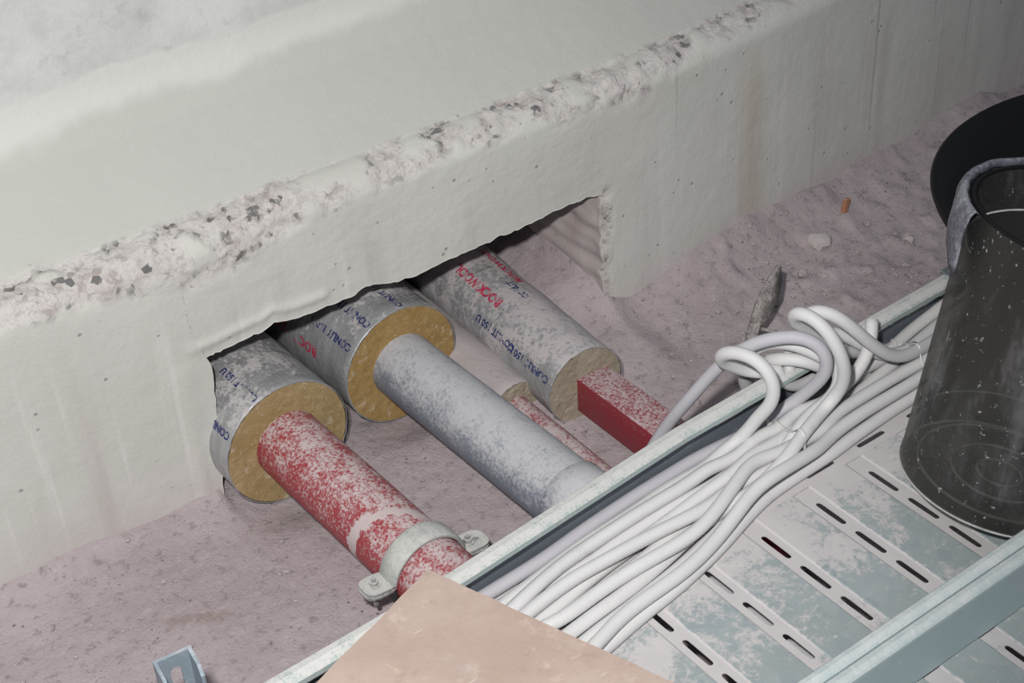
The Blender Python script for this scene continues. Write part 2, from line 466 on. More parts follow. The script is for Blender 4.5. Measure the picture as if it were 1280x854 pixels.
def build_wall():
    xs = []
    x = -1.5
    while x < 2.3:
        xs.append((x, 0)); x += .0065 if -.75 < x < 1.6 else .03
    cols = []
    for (x, _) in xs:
        if X0 < x < X1: cols.append((x, 1))
        else: cols.append((x, 0))
    cols += [(X0, 0), (X0, 1), (X1, 1), (X1, 0)]
    def key(c):
        x, k = c
        o = 0
        if x == X0: o = k
        if x == X1: o = 1 - k
        return (x, o)
    cols.sort(key=key)
    NF, NC, NL, NU = 62, 16, 30, 46
    V, Fc = [], []
    A = {'agg': [], 'zone': [], 'pink': [], 'smear': []}
    rows = NF + NC + NL + 10 + NU
    for (x, inside) in cols:
        zb = hole_h(x) if inside else -.03
        y0 = wall_y(x)
        low = interp(AGG_LOW, x) + .020 - .012 * x + .016 * n3(x, 1, 0, 9) + .010 * n3(x, 2, 0, 34)
        bite = .040 + .030 * n3(x, 7, 1, 8) + .020 * n3(x, 9, 1, 30)
        for r in range(rows):
            if r < NF:
                z = zb + (.405 - zb) * r / (NF - 1); dy = 0.0; nr = Vector((0, -1, 0)); zone = 0
            elif r < NF + NC:
                t_ = (r - NF + 1) / NC
                z = .405 + .040 * math.sin(t_ * PI / 2); dy = .052 * (1 - math.cos(t_ * PI / 2)); nr = Vector((0, -1 + t_, t_)).normalized(); zone = 0
            elif r < NF + NC + NL:
                t_ = (r - NF - NC + 1) / NL
                z = .445 + .085 * t_; dy = .052 + .118 * t_; nr = Vector((0, -.58, .81)); zone = 1
            elif r < NF + NC + NL + 10:
                t_ = (r - NF - NC - NL + 1) / 10
                z = .530 + .075 * t_; dy = .170 + .034 * math.sin(t_ * PI / 2); nr = Vector((0, -.7, .7)); zone = 1
            else:
                t_ = (r - NF - NC - NL - 10 + 1) / NU
                z = .605 + .9 * t_; dy = .204 + .012 * t_; nr = Vector((0, -1, 0)); zone = 2
            y = y0 + dy
            # aggregate zone
            if zone == 0:
                a = sst(low - .012, low + .012, z)
            elif zone == 1:
                a = 1 - sst(bite - .012, bite + .012, dy)
            else: a = 0
            patch = n3(x, y, z, 16) + .5 * n3(x, y, z, 45)
            a *= sst(-.42, .05, patch + interp([(-.5, -.05), (-.3, .12), (-.1, .22), (.05, .0), (.5, .1), (.7, .2), (.9, -.1), (1.2, -.25)], x))
            pk = 0.0
            if zone == 0:
                pk = .55 * sst(.13, .0, z) + .25 * sst(.35, .05, z) * sst(.3, 1.0, x)
                if not inside and x >= X1 - .001:      # broken right jamb
                    d = x - X1 + .007 * n3(x, 3, z, 40)
                    e = (1 - sst(.010, .019, d)) * sst(.02, .05, z) * sst(.275, .245, z)
                    a = max(a, e * sst(-.5, .0, n3(x, y, z, 40) + .25))
            # relief
            dsp = .0014 * fbm(x, y, z, 6, 3) + .0005 * fbm(x, y, z, 60, 3)
            if zone == 2: dsp += .004 * fbm(x, y, z, 4, 4)
            if a > .01:
                dd = noise.voronoi(Vector((x * 70, y * 70, z * 70)))[0]
                dsp -= a * (.003 + .006 * n3(x, y, z, 24) + .004 * n3(x, y, z, 70) + .0025 * (dd[0] - .35))
            # ridge of mortar around the opening
            if zone == 0 and -.34 < x < X1:
                hz = open_top(x)
                rg = math.exp(-((z - hz - .022) / .008) ** 2) * (1 if X0 - .02 < x < -.05 else 0)
                rg = max(rg, math.exp(-((x - X0 + .028) / .007) ** 2) * sst(.27, .24, z) * .8)
                dsp += .0035 * rg
            w = math.exp(-((x - X0) / .03) ** 2) if zone == 0 else 0
            xx = x + w * (.093 * max(z, 0) * sst(.3, .22, z) + .003 * n3(0, 4, z, 60) + .0015 * n3(0, 9, z, 160))
            w1 = math.exp(-((x - X1) / .02) ** 2) if zone == 0 else 0
            xx += w1 * .004 * n3(1, 4, z, 55) * sst(.30, .24, z)
            # drip runs standing proud of the face
            V.append(Vector((xx, y, z)) + nr * dsp)
            sm = 0.0
            if zone >= 1: zone = 2 if z > .56 else 1
            if zone == 1 and dy > .10:
                sm = 0
            if zone == 2:
                sm = 0
            A['agg'].append(a); A['zone'].append(zone); A['pink'].append(pk); A['smear'].append(sm)
    for c in range(len(cols) - 1):
        if cols[c][0] == cols[c + 1][0]: continue
        for r in range(rows - 1):
            i = c * rows + r
            Fc.append((i, i + rows, i + rows + 1, i + 1))
    # inner faces of the opening
    def strip(ids, nrm, depth=.55, steps=26, amp=.006, pk=.0):
        base = [V[i].copy() for i in ids]
        ag0 = [A['agg'][i] for i in ids]
        prev = list(ids)
        for s in range(1, steps + 1):
            tt = (s / steps) ** 1.4
            cur = []
            for b, g in zip(base, ag0):
                p = b + Vector((0, depth * tt, 0))
                p += nrm * (amp * fbm(p.x, p.y, p.z, 14, 4) + .002 * fbm(p.x, p.y, p.z, 70, 2)) * min(1, s / 3)
                cur.append(len(V)); V.append(p)
                A['agg'].append(g * max(0, 1 - s / 3)); A['zone'].append(0); A['pink'].append(min(1, pk * (.6 + s / 6))); A['smear'].append(0)
            for k in range(len(cur) - 1):
                Fc.append((prev[k], prev[k + 1], cur[k + 1], cur[k]))
            prev = cur
    so = [c * rows for c in range(len(cols)) if cols[c][1] == 1]
    strip(so, Vector((0, 0, 1)), pk=.5)
    cR = [c for c in range(len(cols)) if cols[c] == (X1, 0)][0]
    cL = [c for c in range(len(cols)) if cols[c] == (X0, 0)][0]
    hz1 = hole_h(X1)
    strip([cR * rows + r for r in range(NF) if V[cR * rows + r].z < hz1 + .012], Vector((1, 0, 0)), amp=.007, pk=.95)
    hz0 = hole_h(X0)
    strip([cL * rows + r for r in range(NF) if V[cL * rows + r].z < hz0 + .012], Vector((-1, 0, 0)), pk=.4)
    # unseen plane added behind the opening so no ambient light leaks in
    k = len(V)
    V.extend([Vector((-.4, .6, -.05)), Vector((.6, .6, -.05)), Vector((.6, .6, .4)), Vector((-.4, .6, .4))])
    for q in A: A[q].extend([.8 if q == 'pink' else 0.0] * 4)
    Fc.append((k, k + 1, k + 2, k + 3))
    o = link('wall_back', V, Fc, M['wall'], attrs=A)
    o['kind'] = 'structure'
build_wall()

# ---------------------------------------------------------------- floor
P_LEFT, D_LEFT = Vector((-.168, .028, .085)), Vector((-.020, 1, 0)).normalized()
P_MID, D_MID = Vector((.063, .076, .085)), Vector((-.020, 1, 0)).normalized()
P_RIGHT, D_RIGHT = Vector((.262, -.125, .062)), Vector((.075, 1, 0)).normalized()
P_SMALL, D_SMALL = Vector((.178, -.060, .022)), Vector((.02, 1, 0)).normalized()

def floor_h(x, y):
    yw = wall_y(x)
    h = .003 * fbm(x, y, 0, 5, 3) + .0018 * fbm(x, y, 0, 45, 3)
    inside = X0 < x < X1
    d = yw - y
    if not inside:
        h += .022 * math.exp(-max(d, 0) / .03) * (1 + .8 * n3(x, 0, 0, 7))
    # heap of rubble and dust by the wall on the right
    k = sst(.46, .62, x) * sst(1.7, 1.3, x)
    h += k * (.040 * math.exp(-(max(d, 0) / .10) ** 2) * (1 + .5 * n3(x, y, 0, 8)) + .013 * max(0, fbm(x, y, 2, 26, 4)))
    # dust between the right hand pipes
    k2 = sst(.10, .22, x) * sst(.50, .43, x) * sst(-.20, -.02, y)
    h += k2 * .022
    for pc in (P_LEFT, P_MID):
        h -= .019 * math.exp(-((x - pc.x) / .075) ** 2) * sst(-.10, -.02, y - pc.y)
    # dust in the corner of the opening
    h += .045 * sst(.30, .44, x) * sst(.50, .44, x) * sst(.0, .12, y)
    if d > .0: h += .0035 * max(0, fbm(x, y, 4, 26, 4)) * sst(-.25, -.4, x)
    return h

def build_floor():
    xs, ys = [], []
    x = -2.2
    while x < 2.6:
        xs.append(x); x += .0085 if -.8 < x < 1.5 else .06
    y = -2.2
    while y < .62:
        ys.append(y); y += .0085 if -.62 < y < .36 else .05
    V, st = [], []
    for x in xs:
        for y in ys:
            V.append(Vector((x, y, floor_h(x, y))))
            c = (x + .42) * .75 + (y + .10) * .66; s = -(x + .42) * .66 + (y + .10) * .75
            st.append(0.0)
    c0 = at(255, 774, 0); c1 = at(205, 778, 0); c2 = at(290, 770, 0)
    for i, v in enumerate(V):
        dirv = (c2 - c1); L = dirv.length; dirv = dirv / L
        t_ = (v - c1).dot(dirv); w = ((v - c1) - dirv * t_).length
        if -.02 < t_ < L + .02 and w < .03:
            st[i] = sst(.013, .004, w + .006 * n3(v.x, v.y, 0, 60)) * sst(-.01, .01, t_) * sst(L + .01, L - .02, t_)
    ny = len(ys)
    Fc = [(i * ny + j, (i + 1) * ny + j, (i + 1) * ny + j + 1, i * ny + j + 1) for i in range(len(xs) - 1) for j in range(ny - 1)]
    o = link('floor', V, Fc, M['floor'], attrs={'stain': st})
    o['kind'] = 'structure'
build_floor()

# gravel crumbs: too many to count
def lump(bm, c, r, sq=.7, seed=0, sub=1):
    res = bmesh.ops.create_icosphere(bm, subdivisions=sub, radius=1.0)
    rz = Matrix.Rotation(random.random() * 6.28, 3, 'Z')
    s = Vector((r * random.uniform(.7, 1.3), r * random.uniform(.7, 1.2), r * sq * random.uniform(.7, 1.2)))
    for v in res['verts']:
        p = v.co.copy(); k = 1 + .35 * noise.noise(p * 1.3 + Vector((seed * 3.1, seed, 0)))
        v.co = rz @ Vector((p.x * s.x * k, p.y * s.y * k, p.z * s.z * k)) + c
bm = bmesh.new()
for i in range(900):
    if i < 280: x, y = random.uniform(-.9, -.15), random.uniform(-.62, .08)
    elif i < 760: x, y = random.uniform(.48, 1.3), random.uniform(-.33, .04)
    else: x, y = random.uniform(-.15, .5), random.uniform(-.5, -.02)
    if wall_y(x) - y < .01: continue
    if abs(x - (P_LEFT.x + .02 * (0 - y))) < .06 or abs(x - P_MID.x) < .06: continue
    r = random.choice((.0016, .002, .0025, .003, .004)) * random.uniform(.8, 1.2)
    lump(bm, Vector((x, y, floor_h(x, y) + r * .2)), r, .7, i)
tag(link_bm('gravel', bm, M['gravel']), 'fine grey crumbs of gravel strewn over the dusty pink floor', 'gravel', kind='stuff')

for px, py, r, lab in ((1022, 302, .020, 'pale lump of broken concrete at the wall foot right of the rusty streak'),
                       (1031, 345, .009, 'small grey stone on the dusty floor right of the steel scrap tip'),
                       (1083, 280, .008, 'small dark stone on the heap of dust near the orange brick chip'),
                       (1003, 342, .010, 'dark grey stone just right of the upright scrap steel strip'),
                       (1135, 300, .013, 'flat grey clod on the dust left of the black tub')):
    p = at(px, py, .03); z = floor_h(p.x, p.y)
    p = at(px, py, z + r * .3)
    b = bmesh.new(); lump(b, p, r, .75, px, 2)
    tag(link_bm('concrete_rubble', b, M['rubble'] if r > .012 else M['gravel'], smooth=False), lab, 'rubble', 'loose stones by the wall')
p = at(1056, 266, .03); b = bmesh.new()
box_bm(b, Vector((p.x, p.y, floor_h(p.x, p.y) + .010)), (.012, .008, .028), Matrix.Rotation(.15, 3, 'Y'), .002)
tag(link_bm('brick_chip', b, M['brick']), 'small orange brick chip standing against the foot of the wall', 'brick chip')

# ---------------------------------------------------------------- pipes
def lettering(text, size, A, d, R, deg, t0, mat, parent, name='lettering'):
    cu = bpy.data.curves.new('tmp_text', 'FONT'); cu.body = text; cu.size = size; cu.resolution_u = 2
    cu.offset = size * .035
    to = bpy.data.objects.new('tmp_text', cu); C.objects.link(to)
    dg = bpy.context.evaluated_depsgraph_get(); dg.update()
    me = bpy.data.meshes.new_from_object(to.evaluated_get(dg))
    bm_ = bmesh.new(); bm_.from_mesh(me)
    bmesh.ops.triangulate(bm_, faces=bm_.faces[:])
    u, v, d = frame(d)
    for w in bm_.verts:
        a = math.radians(deg) + w.co.y / R
        w.co = A + d * (t0 + w.co.x) + (u * math.cos(a) + v * math.sin(a)) * (R + .0011)
    bpy.data.objects.remove(to); bpy.data.curves.remove(cu); bpy.data.meshes.remove(me)
    m2 = bpy.data.meshes.new(name); bm_.to_mesh(m2); bm_.free()
    o = bpy.data.objects.new(name, m2); C.objects.link(o); m2.materials.append(mat)
    o.parent = parent
    return o

def steps(a, b, n): return [a + (b - a) * i / n for i in range(n + 1)]

def insulation(root, A, d, R, ri, L, foil, wool, rough=.0022, wool_rough=.0025):
    V, Fc = lathe(A, d, [(.0015, R - .004), (0, R - .001)] + [(t_, R) for t_ in steps(.002, L, 36)], 96, rough, 16)
    sl = link('insulation_sleeve', V, Fc, foil, root)
    # wool end: rough annulus
    u, v, dd = frame(d)
    V, Fc = [], []
    nr, seg = 14, 120
    for i in range(nr + 1):
        r = ri * .98 + (R - .0012 - ri * .98) * i / nr
        for k in range(seg):
            a = 2 * PI * k / seg
            p = A + (u * math.cos(a) + v * math.sin(a)) * r
            ed = min(1, i / 2, (nr - i) / 2 + .3)
            V.append(p - dd * (.001 + wool_rough * ed * (.5 * fbm(p.x, p.y, p.z, 90, 4) + .3 * fbm(p.x, p.y, p.z, 14, 2))))
    for i in range(nr):
        for k in range(seg):
            k2 = (k + 1) % seg
            Fc.append((i * seg + k, i * seg + k2, (i + 1) * seg + k2, (i + 1) * seg + k))
    wf = link('wool_end', V, Fc, wool, sl)
    wf['label'] = 'raw brown mineral wool end of the sleeve'
    # torn foil edge
    E_ = []
    for k in range(121):
        a = 2 * PI * k / 120
        rr = R + .0006 + .0012 * n3(a, R, 0, 9)
        E_.append(A - dd * (.0012 + .0015 * n3(a, 0, R, 11)) + (u * math.cos(a) + v * math.sin(a)) * rr)
    V, Fc = tube(E_, .0007, 5, False)
    link('foil_edge', V, Fc, foil, sl)
    return sl

RI = .100
# left pipe, red
root = thing('insulated_pipe', 'thick round red pipe, leftmost, with a clamp around it and a brown wool sleeve end', 'pipe', 'pipes through the wall opening')
V, Fc = lathe(P_LEFT, D_LEFT, [(t_, .0525) for t_ in steps(-1.05, .5, 60)], 72, .0004, 30, True, True)
o_ = link('pipe', V, Fc, M['red'], root)
sl = insulation(root, P_LEFT, D_LEFT, RI, .0525, .5, M['foil'], M['wool'])
lettering('CONLIT 150 U', .0165, P_LEFT, D_LEFT, RI, 146, .006, M['blue'], sl)
lettering('CONLIT 150 U', .0150, P_LEFT, D_LEFT, RI, 108, .004, M['blue'], sl)
lettering('ROCKWOOL', .022, P_LEFT, D_LEFT, RI, 126, .13, M['redink'], sl)
lettering('ROCKWOOL', .022, P_LEFT, D_LEFT, RI, 172, .05, M['redink'], sl)
set_origin_children(root, (P_LEFT.x, P_LEFT.y, 0))

# middle pipe, grey
root = thing('insulated_pipe', 'thick grey-blue pipe streaked with dust, with an ochre wool sleeve end', 'pipe', 'pipes through the wall opening')
V, Fc = lathe(P_MID, D_MID, [(t_, .0530) for t_ in steps(-.95, .5, 60)], 72, .0004, 30, True, True)
link('pipe', V, Fc, M['grey'], root)
V, Fc = lathe(P_MID, D_MID, [(-.452, .0535), (-.450, .0565), (-.405, .0570), (-.402, .0535)], 72, .0003, 30)
link('coupling', V, Fc, M['grey'], root)
sl = insulation(root, P_MID, D_MID, RI, .0530, .5, M['foil'], M['wool2'])
lettering('ROCKWOOL', .023, P_MID, D_MID, RI, 163, .085, M['redink'], sl)
lettering('CONLIT 150 U', .0170, P_MID, D_MID, RI, 139, .010, M['blue'], sl)
lettering('CONLIT 150 U', .0170, P_MID, D_MID, RI, 113, .006, M['blue'], sl)
lettering('CONLIT 150 U', .0150, P_MID, D_MID, RI, 80, .004, M['blue'], sl)
set_origin_children(root, (P_MID.x, P_MID.y, 0))

# right: square red duct in a dusty sleeve
RR = .066
root = thing('insulated_pipe', 'square red steel tube, rightmost, leaving a long dust-covered foil sleeve that lies in dust', 'pipe', 'pipes through the wall opening')
u, v, d = frame(D_RIGHT)
D_SQ = Vector((.0, 1, 0))
us, vs_, ds = frame(D_SQ)
b = bmesh.new()
rot = Matrix((us, ds, vs_)).transposed()
A_SQ = P_RIGHT + Vector((.014, 0, -.012))
box_bm(b, A_SQ + D_SQ * (-.17), (.058, .52, .062), rot, .003)
link_bm('square_tube', b, M['red_square'], root, True, 40)
sl = insulation(root, P_RIGHT, D_RIGHT, RR, .004, .62, M['foil_mid'], M['wool3'], .0018, .002)
lettering('ROCKWOOL', .022, P_RIGHT, D_RIGHT, RR, 112, .185, M['redink'], sl)
lettering('ROCKWOOL', .020, P_RIGHT, D_RIGHT, RR, 62, .215, M['redink'], sl)
lettering('CONLIT 150 U', .0170, P_RIGHT, D_RIGHT, RR, 148, .105, M['blue'], sl)
lettering('CONLIT 150 U', .0170, P_RIGHT, D_RIGHT, RR, 150, .010, M['blue'], sl)
lettering('CONLIT', .0150, P_RIGHT, D_RIGHT, RR, 80, .165, M['blue'], sl)
set_origin_children(root, (P_RIGHT.x, P_RIGHT.y, 0))

# small pipe half buried in dust
root = thing('insulated_pipe', 'thin red pipe half buried in pink dust beside the thick grey pipe', 'pipe', 'pipes through the wall opening')
V, Fc = lathe(P_SMALL, D_SMALL, [(t_, .021) for t_ in steps(-.60, .5, 40)], 40, .0005, 40, True, True)
link('pipe', V, Fc, M['red_small'], root)
insulation(root, P_SMALL, D_SMALL, .046, .021, .6, M['foil_buried'], M['wool3'], .003, .003)
set_origin_children(root, (P_SMALL.x, P_SMALL.y, 0))

# pipe clamp on the red pipe
root = thing('pipe_clamp', 'dusty galvanised two-bolt pipe clamp gripping the thick red pipe near the board', 'clamp')
CT = -.337
cc = P_LEFT + D_LEFT * CT
u, v, d = frame(D_LEFT)
u, v = u * math.cos(.12) - v * math.sin(.12), v * math.cos(.12) + u * math.sin(.12)
def half_strap(a0, a1, ear_dz):
    V, Fc = [], []
    prof = [(-.0185, .0535), (-.0185, .0572), (-.0150, .0592), (0, .0600), (.0150, .0592), (.0185, .0572), (.0185, .0535)]
    n_ = 40
    for i in range(n_ + 1):
        a = math.radians(a0 + (a1 - a0) * i / n_)
        for (t_, r) in prof:
            V.append(cc + d * t_ + (u * math.cos(a) + v * math.sin(a)) * (r + .0003))
    m_ = len(prof)
    for i in range(n_):
        for k in range(m_ - 1):
            Fc.append((i * m_ + k, i * m_ + k + 1, (i + 1) * m_ + k + 1, (i + 1) * m_ + k))
        Fc.append((i * m_ + m_ - 1, i * m_, (i + 1) * m_, (i + 1) * m_ + m_ - 1))
    return V, Fc
TILT = Matrix.Rotation(math.radians(4), 3, D_LEFT)
for nm, a0, a1, s in (('upper_strap', 4, 176, 1), ('lower_strap', 184, 356, -1)):
    V, Fc = half_strap(a0, a1, s)
    st = link(nm, V, Fc, M['clampm'] if s > 0 else M['rubber'], root)
    md = st.modifiers.new('bevel', 'BEVEL'); md.width = .0006; md.segments = 1; md.limit_method = 'ANGLE'
    for sd in (-1, 1):
        b = bmesh.new()
        # rounded ear plate with a slot
        ring_o, ring_i = [], []
        nn = 28
        for k in range(nn):
            a = 2 * PI * k / nn
            ex, ey = .024 * math.cos(a), .0185 * math.sin(a)
            p_ = 3.2
            q = (abs(math.cos(a)) ** p_ + abs(math.sin(a)) ** p_) ** (-1 / p_)
            ring_o.append(Vector((.024 * q * math.cos(a), .0185 * q * math.sin(a), 0)))
            ring_i.append(Vector((.007 + .0065 * math.cos(a), .0042 * math.sin(a), 0)))
        def tr(p, zz): return cc + u * (sd * ((.078 if sd > 0 else .072) + p.x)) + d * p.y + v * (s * .0035 + zz)
        lay = []
        for zz in (-.0016, .0016):
            lay.append(([b.verts.new(tr(p, zz)) for p in ring_o], [b.verts.new(tr(p, zz)) for p in ring_i]))
        for k in range(nn):
            k2 = (k + 1) % nn
            for (O, I) in lay: b.faces.new((O[k], O[k2], I[k2], I[k]))
            b.faces.new((lay[0][0][k], lay[0][0][k2], lay[1][0][k2], lay[1][0][k]))
            b.faces.new((lay[0][1][k], lay[0][1][k2], lay[1][1][k2], lay[1][1][k]))
        link_bm('ear', b, M['clampm'] if s > 0 else M['bolt'], st)
for sd in (-1, 1):
    b = bmesh.new()
    pos = cc + u * (sd * (.074 if sd > 0 else .078)) + v * .0054
    for (r, h, z0, n_) in ((.0085, .0012, 0, 24), (.0064, .0052, .0012, 6), (.0034, .048, -.036, 12)):
        rr = bmesh.ops.create_cone(b, cap_ends=True, segments=n_, radius1=r, radius2=r, depth=h)
        bmesh.ops.translate(b, verts=rr['verts'], vec=(0, 0, z0 + h / 2))
    rr = bmesh.ops.create_cone(b, cap_ends=True, segments=6, radius1=.0066, radius2=.0066, depth=.0055)
    bmesh.ops.translate(b, verts=rr['verts'], vec=(0, 0, -.0135))
    bmesh.ops.translate(b, verts=b.verts[:], vec=pos)
    link_bm('bolt', b, M['bolt'], root)
set_origin_children(root, (cc.x, cc.y, cc.z - .06))

# ---------------------------------------------------------------- cable trays
ZT = .200
PITCH = .0942
SLOT_X0 = .318
YR, YL = -.889, -.478
XA, XB = -.95, 1.25

def slot_ring(cx_, cy_, a, b, L, W, along):
    """rectangle (half sizes a,b) around a rounded slot; returns outer and inner loops"""
    O, I = [], []
    per = 8
    def add(ox, oy):
        O.append((cx_ + ox, cy_ + oy))
        q = max(abs(ox) / a, abs(oy) / b)
        ux, uy = ox / a, oy / b
        # slot: stadium param by direction
        if along == 'y': la, lb = W / 2, L / 2
        else: la, lb = L / 2, W / 2
        ang = math.atan2(uy, ux); p_ = 6.0 if True else 2
        k = (abs(math.cos(ang)) ** p_ + abs(math.sin(ang)) ** p_) ** (-1 / p_)
        ix, iy = la * k * math.cos(ang), lb * k * math.sin(ang)
        r = W / 2
        if along == 'y' and abs(iy) > L / 2 - r:
            dy_ = abs(iy) - (L / 2 - r); ix = math.copysign(min(abs(ix), math.sqrt(max(0, r * r - dy_ * dy_))), ix) if ix else 0
        if along == 'x' and abs(ix) > L / 2 - r:
            dx_ = abs(ix) - (L / 2 - r); iy = math.copysign(min(abs(iy), math.sqrt(max(0, r * r - dx_ * dx_))), iy) if iy else 0
        I.append((cx_ + ix, cy_ + iy))
    for k in range(per): add(-a + 2 * a * k / per, -b)
    for k in range(per): add(a, -b + 2 * b * k / per)
    for k in range(per): add(a - 2 * a * k / per, b)
    for k in range(per): add(-a, b - 2 * b * k / per)
    return O, I

class Plate:
    def __init__(s, fn): s.V, s.F, s.g, s.fn = [], [], [], fn
    def v(s, x, y, g=0.0, dz=0.0):
        s.V.append(s.fn(x, y, dz)); s.g.append(g); return len(s.V) - 1
    def rect(s, x0, x1, y0, y1, g0=0.0, g1=0.0, z0=0.0, z1=0.0, ny=1):
        ys = [y0 + (y1 - y0) * k / ny for k in range(ny + 1)]
        A_ = [s.v(x0, y, g0, z0) for y in ys]; B_ = [s.v(x1, y, g1, z1) for y in ys]
        for k in range(ny): s.F.append((A_[k], B_[k], B_[k + 1], A_[k + 1]))
    def slot(s, cx_, cy_, a, b, L, W, along, g=0.0, dz=0.0):
        O, I = slot_ring(cx_, cy_, a, b, L, W, along)
        o = [s.v(x, y, g, dz) for x, y in O]; i = [s.v(x, y, g, dz) for x, y in I]
        n_ = len(o)
        for k in range(n_):
            s.F.append((o[k], o[(k + 1) % n_], i[(k + 1) % n_], i[k]))

def tray_base(name, root, y_list, y_min, y_max, mat, xa, xb, zt=ZT):
    pl = Plate(lambda x, y, dz: Vector((x, y, zt + dz)))
    k0 = math.ceil((xa + .02 - SLOT_X0) / PITCH); k1 = math.floor((xb - .02 - SLOT_X0) / PITCH)
    GW = .013; GD = -.0016
    xprev = xa
    for k in range(k0, k1 + 1):
        xc = SLOT_X0 + k * PITCH
        pl.rect(xprev, xc - GW - .003, y_min, y_max)
        pl.rect(xc - GW - .003, xc - GW, y_min, y_max, 0, 1, 0, GD)
        pl.rect(xc + GW, xc + GW + .003, y_min, y_max, 1, 0, GD, 0)
        yp = y_min
        for yc in y_list:
            pl.rect(xc - GW, xc + GW, yp, yc - .030, 1, 1, GD, GD)
            pl.slot(xc, yc, GW, .030, .049, .0080, 'y', 1, GD)
            yp = yc + .030
        pl.rect(xc - GW, xc + GW, yp, y_max, 1, 1, GD, GD)
        xprev = xc + GW + .003
    pl.rect(xprev, xb, y_min, y_max)
    o = link(name, pl.V, pl.F, mat, root, smooth=False, attrs={'groove': pl.g})
    bmx = bmesh.new(); bmx.from_mesh(o.data); bmesh.ops.remove_doubles(bmx, verts=bmx.verts[:], dist=1e-5); bmx.to_mesh(o.data); bmx.free()
    md = o.modifiers.new('thickness', 'SOLIDIFY'); md.thickness = .0012; md.offset = -1
    return o

def extrude_profile(path, prof, name, mat, root, thick=.0015):
    """prof: (offset across, height) ; path: list of (x, y)"""
    V, Fc = [], []
    m_ = len(prof)
    for (x, y) in path:
        for (dy, z) in prof: V.append(Vector((x, y + dy, z)))
    for i in range(len(path) - 1):
        for k in range(m_ - 1):
            Fc.append((i * m_ + k, (i + 1) * m_ + k, (i + 1) * m_ + k + 1, i * m_ + k + 1))
    o = link(name, V, Fc, mat, root, smooth=False)
    md = o.modifiers.new('thickness', 'SOLIDIFY'); md.thickness = thick; md.offset = 0
    return o

def side_rail(root, name, ypath, zt, mat_web_, mat_lip_, lipdir, lipw, slots=True, rowz=.238, zb=None):
    """vertical perforated web plus rolled top lip"""
    def yy(x): return interp(ypath, x)
    pl = Plate(lambda x, z, dz: Vector((x, yy(x), z)))
    zb = ZT if zb is None else zb
    if slots:
        n_ = int((XB - XA) / PITCH)
        xp = XA
        for k in range(n_):
            xc = XA + PITCH * (k + .5)
            pl.rect(xc - PITCH / 2, xc + PITCH / 2, zb, rowz - .010)
            pl.slot(xc, rowz, PITCH / 2, .010, .052, .0085, 'x')
            pl.rect(xc - PITCH / 2, xc + PITCH / 2, rowz + .010, zt - .004)
    else:
        for a_, b_ in zip(ypath, ypath[1:]):
            pl.rect(a_[0], b_[0], zb, zt - .004)
    o = link(name, pl.V, pl.F, mat_web_, root, smooth=False)
    md = o.modifiers.new('thickness', 'SOLIDIFY'); md.thickness = .0012; md.offset = 0
    s = lipdir
    prof = [(0, zt - .006), (0, zt - .002), (s * .002, zt), (s * lipw * .5, zt + .0016), (s * (lipw - .002), zt), (s * lipw, zt - .002), (s * lipw, zt - .009)]
    l = extrude_profile(ypath, prof, 'rolled_lip', mat_lip_, o)
    return o

tr = thing('cable_tray', 'perforated galvanised cable tray carrying the white cables', 'cable tray')
ys1 = [-.8615 - .0, -.795, -.7285, -.662]
tray_base('tray_base', tr, [-.860, -.7945, -.7285, -.662], YR, -.610, M['tray'], XA, XB)
# strip with lengthwise slots beyond the cross slots, and the plain part under the cables
pl = Plate(lambda x, y, dz: Vector((x, y, ZT + dz)))
k0 = math.ceil((XA + .05 - SLOT_X0) / PITCH); k1 = math.floor((XB - .05 - SLOT_X0) / PITCH)
pl.rect(XA, SLOT_X0 + k0 * PITCH - PITCH, -.610, -.582)
for k in range(k0, k1 + 1):
    pl.slot(SLOT_X0 + (k - .5) * PITCH, -.596, PITCH / 2, .014, .050, .0075, 'x', .3)
pl.rect(SLOT_X0 + k1 * PITCH, XB, -.610, -.582)
o_ = link('slotted_strip', pl.V, pl.F, M['tray'], tr, smooth=False, attrs={'groove': pl.g})
md = o_.modifiers.new('thickness', 'SOLIDIFY'); md.thickness = .0012; md.offset = -1
pl = Plate(lambda x, y, dz: Vector((x, y, ZT + dz)))
LPATH = [(XA, -.520), (-.30, -.506), (.13, -.474), (.68, -.464), (XB, -.460)]
xs_ = [XA, -.30, .13, .68, XB]
for a_, b_ in zip(xs_, xs_[1:]):
    i0 = [pl.v(a_, -.582), pl.v(b_, -.582), pl.v(b_, interp(LPATH, b_)), pl.v(a_, interp(LPATH, a_))]
    pl.F.append(tuple(i0))
o_ = link('plain_strip', pl.V, pl.F, M['tray'], tr, smooth=False, attrs={'groove': pl.g})
md = o_.modifiers.new('thickness', 'SOLIDIFY'); md.thickness = .0012; md.offset = -1
ZTOP = .268
side_rail(tr, 'side_rail', LPATH, ZTOP, M['web'], M['lip'], -1, .023, True, .234)
side_rail(tr, 'side_rail', [(XA, YR), (XB, YR)], ZTOP, M['web2'], M['lip2'], 1, .016, False)
